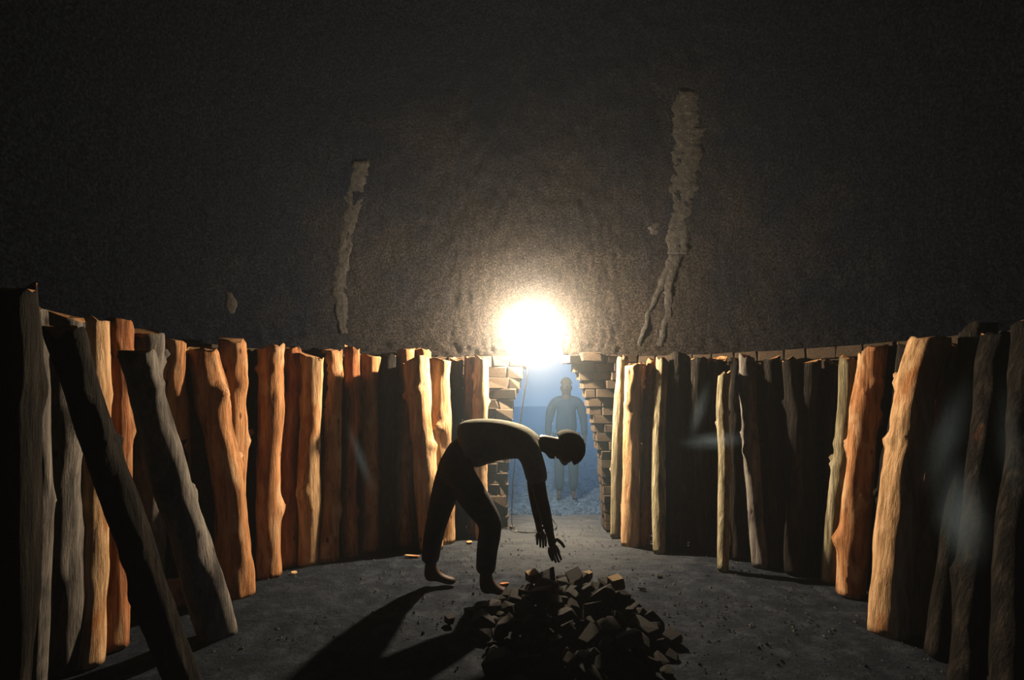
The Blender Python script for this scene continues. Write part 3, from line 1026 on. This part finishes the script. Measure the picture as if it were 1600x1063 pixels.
def bending_person():
    person = bpy.data.objects.new('person', None)
    COL.objects.link(person)
    base = Vector((-0.28, 3.64, 0))
    person.location = (-0.345, 3.55, 0)
    person.scale = (1.06, 1.06, 1.06)
    tag(person, 'person in dark trousers bending over the charcoal heap in the lamplight', 'person')
    def W(x, y, z): return Vector((x, y, z)) - base
    # body
    J, B = [], []
    def add(x, y, z, r): p = W(x, y, z); J.append((p.x, p.y, p.z, r)); return len(J) - 1
    def vec(i): return Vector(J[i][:3])
    def lk(*ids):
        for a, b in zip(ids, ids[1:]): B.append((a, b))
    pel = add(-0.36, 3.66, 0.90, 0.135)
    sp1 = add(-0.21, 3.66, 0.985, 0.14)
    sp2 = add(-0.05, 3.66, 1.02, 0.135)
    ch = add(0.09, 3.66, 1.005, 0.13)
    nk0 = add(0.20, 3.66, 0.985, 0.07)
    nk1 = add(0.265, 3.66, 0.975, 0.064)
    hd1 = add(0.325, 3.66, 0.962, (0.090, 0.096))
    hd2 = add(0.40, 3.66, 0.940, (0.112, 0.112))
    hd3 = add(0.475, 3.66, 0.912, (0.082, 0.086))
    lk(pel, sp1, sp2, ch, nk0, nk1, hd1, hd2, hd3)
    # face looks down: nose, chin, ears
    f1 = add(0.390, 3.66, 0.850, 0.034); f2 = add(0.398, 3.66, 0.826, 0.013); lk(hd2, f1, f2)
    c1 = add(0.315, 3.66, 0.872, 0.032); lk(hd1, c1)
    for s in (-1, 1):
        e1 = add(0.365, 3.66 + s * 0.098, 0.945, 0.020); lk(hd2, e1)
    hands = []
    for s, (ex, ez, wx, wz, fy) in ((-1, (0.225, 0.66, 0.285, 0.415, 3.50)), (1, (0.19, 0.67, 0.225, 0.42, 3.80))):
        sh = add(0.165, 3.66 + s * 0.17, 0.945, 0.068)
        ua = add(0.195, 3.66 + s * 0.185, 0.81, 0.055)
        el = add(ex, 3.66 + s * 0.185, ez, 0.044)
        fa = add((ex + wx) / 2 - 0.005, 3.66 + s * 0.175, (ez + wz) / 2 + 0.03, 0.042)
        wr = add(wx, fy, wz, 0.029)
        lk(ch, sh, ua, el, fa, wr)
        hand(J, B, wr, vec(wr), Vector((0.2, 0, -1)), Vector((1, -0.5 * s, 0.2)), 1.02)
    legs = {}
    for s, kn, an, toe in ((-1, (-0.085, 3.545, 0.475), (-0.125, 3.555, 0.085), (0.06, 3.545, 0.030)),
                           (1, (-0.455, 3.765, 0.470), (-0.515, 3.765, 0.085), (-0.33, 3.76, 0.030))):
        hp = add(-0.345, 3.66 + s * 0.10, 0.845, 0.105)
        th = add((-0.345 + kn[0]) / 2, (3.66 + s * 0.10 + kn[1]) / 2, (0.845 + kn[2]) / 2, 0.084)
        k = add(*kn, 0.060)
        cf = add(kn[0] * 0.55 + an[0] * 0.45 - 0.012, kn[1] * 0.55 + an[1] * 0.45, kn[2] * 0.6 + an[2] * 0.4, 0.054)
        a = add(*an, 0.038)
        he = add(an[0] - 0.03, an[1], 0.038, 0.034)
        bl = add(an[0] * 0.35 + toe[0] * 0.65, toe[1], 0.034, (0.042, 0.030))
        to = add(*toe, (0.034, 0.024))
        lk(pel, hp, th, k, cf, a); lk(a, he); lk(a, bl, to)
    body = skin_mesh('body', J, B, M['skin'], person)
    # trousers
    J, B = [], []
    pel = add(-0.365, 3.66, 0.895, 0.162); wa = add(-0.235, 3.66, 0.975, 0.148); lk(pel, wa)
    for s, kn, an in ((-1, (-0.085, 3.545, 0.475), (-0.125, 3.555, 0.14)), (1, (-0.455, 3.765, 0.470), (-0.515, 3.765, 0.14))):
        hp = add(-0.345, 3.66 + s * 0.10, 0.835, 0.122)
        th = add((-0.345 + kn[0]) / 2, (3.66 + s * 0.10 + kn[1]) / 2, (0.845 + kn[2]) / 2, 0.106)
        k = add(*kn, 0.082)
        cf = add((kn[0] + an[0]) / 2 - 0.008, (kn[1] + an[1]) / 2, (kn[2] + an[2]) / 2, 0.072)
        a = add(*an, 0.066)
        lk(pel, hp, th, k, cf, a)
    tr = skin_mesh('trousers', J, B, M['trouser'], person); tag(tr, 'dark trousers')
    # shirt
    J, B = [], []
    a0 = add(-0.30, 3.66, 0.940, 0.172); a1 = add(-0.20, 3.66, 0.980, 0.180); a2 = add(-0.05, 3.66, 1.010, 0.180); a3 = add(0.09, 3.66, 1.002, 0.164); a4 = add(0.195, 3.66, 0.990, 0.085)
    lk(a0, a1, a2, a3, a4)
    for s in (-1, 1):
        sh = add(0.16, 3.66 + s * 0.17, 0.945, 0.088); ua = add(0.195, 3.66 + s * 0.187, 0.81, 0.076); cu = add(0.208, 3.66 + s * 0.187, 0.73, 0.070)
        lk(a3, sh, ua, cu)
    sh = skin_mesh('shirt', J, B, M['shirt'], person); tag(sh, 'drab shirt, its back edge lit by the lamp')
    # short hair: cap over the crown
    V, F = [], []
    c = W(0.415, 3.66, 0.945); up = Vector((0.80, 0, 0.42)).normalized(); u = up.orthogonal().normalized(); w = up.cross(u)
    for i in range(9):
        a = i / 8 * 1.75
        for s in range(18):
            b = 2 * math.pi * s / 18
            rr = 0.122 * (1 + 0.04 * noise.noise(Vector((i * 1.3, s * 0.9, 5))))
            V.append(c + up * math.cos(a) * rr * 0.92 + (u * math.cos(b) + w * math.sin(b)) * max(0.002, math.sin(a)) * rr)
    for i in range(8):
        for s in range(18):
            s2 = (s + 1) % 18
            F.append((i * 18 + s, i * 18 + s2, (i + 1) * 18 + s2, (i + 1) * 18 + s))
    link_mesh('hair', V, F, M['hair'], person)
    return person
bending_person()

def standing_person():
    person = bpy.data.objects.new('person', None)
    COL.objects.link(person)
    base = Vector((0.70, 6.6, 0.0))
    person.location = base
    k = 0.905
    tag(person, 'person standing in the blue dusk just outside the doorway', 'person')
    J, B = [], []
    def add(x, y, z, r):
        q = tuple(c * k for c in r) if isinstance(r, tuple) else r * k
        J.append((x * k, y * k, z * k, q)); return len(J) - 1
    def lk(*ids):
        for a, b in zip(ids, ids[1:]): B.append((a, b))
    pel = add(0, 0, 0.95, (0.15, 0.11)); s1 = add(0, 0, 1.10, (0.14, 0.10)); s2 = add(0, 0, 1.28, (0.16, 0.11)); s3 = add(0, 0, 1.39, (0.13, 0.09))
    n1 = add(0, 0, 1.47, 0.055); h1 = add(0, -0.01, 1.56, (0.072, 0.085)); h2 = add(0, -0.01, 1.65, (0.076, 0.088)); h3 = add(0, 0, 1.70, 0.05)
    lk(pel, s1, s2, s3, n1, h1, h2, h3)
    no = add(0, -0.105, 1.58, 0.016); lk(h1, no)
    for s in (-1, 1):
        e = add(s * 0.085, 0.0, 1.59, 0.018); lk(h1, e)
        sh = add(s * 0.19, 0, 1.38, 0.065); el = add(s * 0.25, 0.02, 1.10, 0.045); fa = add(s * 0.26, 0.0, 0.98, 0.042); wr = add(s * 0.26, -0.02, 0.85, 0.028)
        lk(s3, sh, el, fa, wr)
        hand(J, B, wr, Vector(J[wr][:3]), Vector((0, -0.1, -1)), Vector((0, -1, 0)), 0.95)
        hp = add(s * 0.09, 0, 0.88, 0.09); kn = add(s * 0.10, -0.01, 0.48, 0.058); cf = add(s * 0.10, 0.015, 0.35, 0.052); an = add(s * 0.10, 0.01, 0.08, 0.038); to = add(s * 0.12, -0.14, 0.03, 0.03)
        lk(pel, hp, kn, cf, an, to)
    skin_mesh('body', J, B, M['shaded_skin'], person)
    J, B = [], []
    a0 = add(0, 0, 0.90, (0.175, 0.13)); a1 = add(0, 0, 1.10, (0.165, 0.125)); a2 = add(0, 0, 1.28, (0.18, 0.13)); a3 = add(0, 0, 1.405, (0.165, 0.125)); a4 = add(0, 0, 1.485, 0.085)
    lk(a0, a1, a2, a3, a4)
    for s in (-1, 1):
        sh = add(s * 0.195, 0, 1.395, 0.088); el = add(s * 0.25, 0.02, 1.10, 0.056); wr = add(s * 0.26, -0.01, 0.90, 0.05)
        lk(a3, sh, el, wr)
    skin_mesh('shirt', J, B, M['blue_cloth'], person)
    J, B = [], []
    pel = add(0, 0, 0.93, (0.17, 0.13))
    for s in (-1, 1):
        hp = add(s * 0.09, 0, 0.86, 0.105); kn = add(s * 0.10, -0.01, 0.48, 0.082); an = add(s * 0.10, 0.01, 0.12, 0.068)
        lk(pel, hp, kn, an)
    skin_mesh('trousers', J, B, M['blue_cloth'], person)
    V, F = [], []
    for i in range(8):
        a = i / 7 * 1.5
        for s in range(16):
            b = 2 * math.pi * s / 16
            V.append((math.sin(a) * math.cos(b) * 0.084 * k + 0, (0.012 + math.sin(a) * math.sin(b) * 0.096) * k, (1.635 + math.cos(a) * 0.105) * k))
    for i in range(7):
        for s in range(16):
            s2 = (s + 1) % 16
            F.append((i * 16 + s, i * 16 + s2, (i + 1) * 16 + s2, (i + 1) * 16 + s))
    link_mesh('hair', V, F, M['hair'], person)
standing_person()

# ------------------------------------------------------------------ haze
def haze_box(name, lo, hi, density, color, label, aniso=0.35):
    m = bpy.data.materials.new(name + '_volume')
    m.use_nodes = True
    nt = m.node_tree
    nt.nodes.clear()
    o = nt.nodes.new('ShaderNodeOutputMaterial')
    v = nt.nodes.new('ShaderNodeVolumeScatter')
    v.inputs['Color'].default_value = (*color, 1)
    v.inputs['Density'].default_value = density
    v.inputs['Anisotropy'].default_value = aniso
    nt.links.new(v.outputs[0], o.inputs['Volume'])
    V = [(x, y, z) for x in (lo[0], hi[0]) for y in (lo[1], hi[1]) for z in (lo[2], hi[2])]
    F = [(0, 1, 3, 2), (4, 6, 7, 5), (0, 4, 5, 1), (2, 3, 7, 6), (0, 2, 6, 4), (1, 5, 7, 3)]
    ob = link_mesh(name, V, F, m, None, False)
    tag(ob, label, 'haze', None, 'stuff')
    return ob
haze_box('haze', (-3.2, -2.0, -0.3), (3.8, 5.58, 5.2), HAZE, (0.80, 0.88, 1.0), 'thin smoky haze hanging in the kiln')
haze_box('mist', (-9.0, 5.6, -0.3), (10.0, 22.0, 5.0), 0.055, (0.30, 0.60, 1.0), 'blue dusk mist hanging outside the doorway')

def soft_haze_mat(name, density, color, aniso, build):
    """scattering volume whose density fades by build(nt) -> socket between 0 and 1"""
    m = bpy.data.materials.new(name + '_volume')
    m.use_nodes = True
    nt = m.node_tree
    nt.nodes.clear()
    o = nt.nodes.new('ShaderNodeOutputMaterial')
    v = nt.nodes.new('ShaderNodeVolumeScatter')
    v.inputs['Color'].default_value = (*color, 1)
    v.inputs['Anisotropy'].default_value = aniso
    mul = node(nt, 'ShaderNodeMath', operation='MULTIPLY')
    mul.inputs[1].default_value = density
    nt.links.new(build(nt), mul.inputs[0])
    nt.links.new(mul.outputs[0], v.inputs['Density'])
    nt.links.new(v.outputs[0], o.inputs['Volume'])
    return m

def ball(name, c, r, density, color, label, power=3.0, aniso=0.3):
    V, F = [], []
    nu, nv = 24, 12
    for i in range(nv + 1):
        a = math.pi * i / nv
        for k in range(nu):
            b = 2 * math.pi * k / nu
            V.append((max(0.001, math.sin(a)) * math.cos(b) * r, max(0.001, math.sin(a)) * math.sin(b) * r, math.cos(a) * r))
    for i in range(nv):
        for k in range(nu):
            k2 = (k + 1) % nu
            F.append((i * nu + k, (i + 1) * nu + k, (i + 1) * nu + k2, i * nu + k2))
    def fade(nt):
        tc = nt.nodes.new('ShaderNodeTexCoord')
        ln = node(nt, 'ShaderNodeVectorMath', operation='LENGTH')
        nt.links.new(tc.outputs['Object'], ln.inputs[0])
        mr = node(nt, 'ShaderNodeMapRange')
        mr.inputs['From Min'].default_value = r * 0.98; mr.inputs['From Max'].default_value = 0.0
        nt.links.new(ln.outputs['Value'], mr.inputs['Value'])
        pw = node(nt, 'ShaderNodeMath', operation='POWER')
        pw.inputs[1].default_value = power
        nt.links.new(mr.outputs[0], pw.inputs[0])
        return pw.outputs[0]
    ob = link_mesh(name, V, F, soft_haze_mat(name, density, color, aniso, fade), None, True, c)
    tag(ob, label, 'added_haze', None, 'stuff')
ball('added_haze', LAMP_POS + Vector((0.03, 0.0, -0.02)), 1.45, 0.06, (0.93, 0.96, 1.0), 'added bright haze round the lamp for its bloom halo')  # added volume; gives the lamp its bloom halo

ball('added_haze', Vector((0.30, 4.55, 0.75)), 1.35, 0.030, (0.45, 0.76, 1.0), 'added thin bluish bloom veil low in front of the doorway', 1.6, 0.2)  # added volume; lifts the tones near the doorway like lens bloom

def wisp(p0, p1, d, r, density, label):
    """soft volume streak standing in for the blur of a moving person, between two image points at distance d"""
    A, B = px_point(*p0, d), px_point(*p1, d)
    V, F = [], []
    nu, nv = 20, 12
    for i in range(nv + 1):
        a = math.pi * i / nv
        for k in range(nu):
            b = 2 * math.pi * k / nu
            V.append((max(0.001, math.sin(a)) * math.cos(b), max(0.001, math.sin(a)) * math.sin(b), math.cos(a)))
    for i in range(nv):
        for k in range(nu):
            k2 = (k + 1) % nu
            F.append((i * nu + k, (i + 1) * nu + k, (i + 1) * nu + k2, i * nu + k2))
    def fade(nt):
        tc = nt.nodes.new('ShaderNodeTexCoord')
        nz = node(nt, 'ShaderNodeTexNoise', i_Scale=1.6, i_Detail=3.0)
        nt.links.new(tc.outputs['Object'], nz.inputs['Vector'])
        wv = node(nt, 'ShaderNodeMix', data_type='VECTOR')
        wv.inputs[0].default_value = 0.42
        sub = node(nt, 'ShaderNodeVectorMath', operation='SUBTRACT')
        sub.inputs[1].default_value = (0.5, 0.5, 0.5)
        nt.links.new(nz.outputs['Color'], sub.inputs[0])
        mad = node(nt, 'ShaderNodeVectorMath', operation='MULTIPLY_ADD')
        mad.inputs[1].default_value = (1.5, 1.5, 0.3)
        nt.links.new(sub.outputs[0], mad.inputs[0])
        nt.links.new(tc.outputs['Object'], mad.inputs[2])
        ln = node(nt, 'ShaderNodeVectorMath', operation='LENGTH')
        nt.links.new(mad.outputs[0], ln.inputs[0])
        l2 = node(nt, 'ShaderNodeVectorMath', operation='LENGTH')
        nt.links.new(tc.outputs['Object'], l2.inputs[0])
        out = []
        for q in (ln, l2):
            mr = node(nt, 'ShaderNodeMapRange')
            mr.inputs['From Min'].default_value = 0.95; mr.inputs['From Max'].default_value = 0.0
            nt.links.new(q.outputs['Value'], mr.inputs['Value'])
            out.append(mr.outputs[0])
        mul = node(nt, 'ShaderNodeMath', operation='MULTIPLY')
        nt.links.new(out[0], mul.inputs[0]); nt.links.new(out[1], mul.inputs[1])
        return mul.outputs[0]
    ob = link_mesh('blur_wisp', V, F, soft_haze_mat('blur_wisp', density, (0.50, 0.74, 1.0), 0.2, fade), None, True, (A + B) / 2)
    ob.scale = (r, r, (A - B).length / 2)
    ob.rotation_mode = 'QUATERNION'
    ob.rotation_quaternion = (A - B).to_track_quat('Z', 'Y')
    tag(ob, label, 'added_haze', None, 'stuff')
wisp((1492, 690), (1512, 920), 2.25, 0.13, 2.0, 'grey person-blur wisp in front of the logs at the far right')  # these wisps stand in for the blur of moving people
wisp((1520, 560), (1440, 800), 2.3, 0.09, 1.2, 'slanting person-blur wisp beside the thick kinked log')
wisp((1565, 560), (1590, 820), 2.2, 0.07, 0.9, 'faint person-blur wisp near the right edge of the picture')
wisp((1045, 694), (1185, 684), 3.7, 0.09, 1.2, 'level person-blur wisp in front of the mottled bark pole')
wisp((1112, 580), (1075, 700), 3.7, 0.07, 0.9, 'rising person-blur wisp left of the mottled bark pole')
wisp((535, 640), (590, 790), 3.9, 0.06, 0.9, 'faint person-blur wisp in front of the left-hand shaded logs')
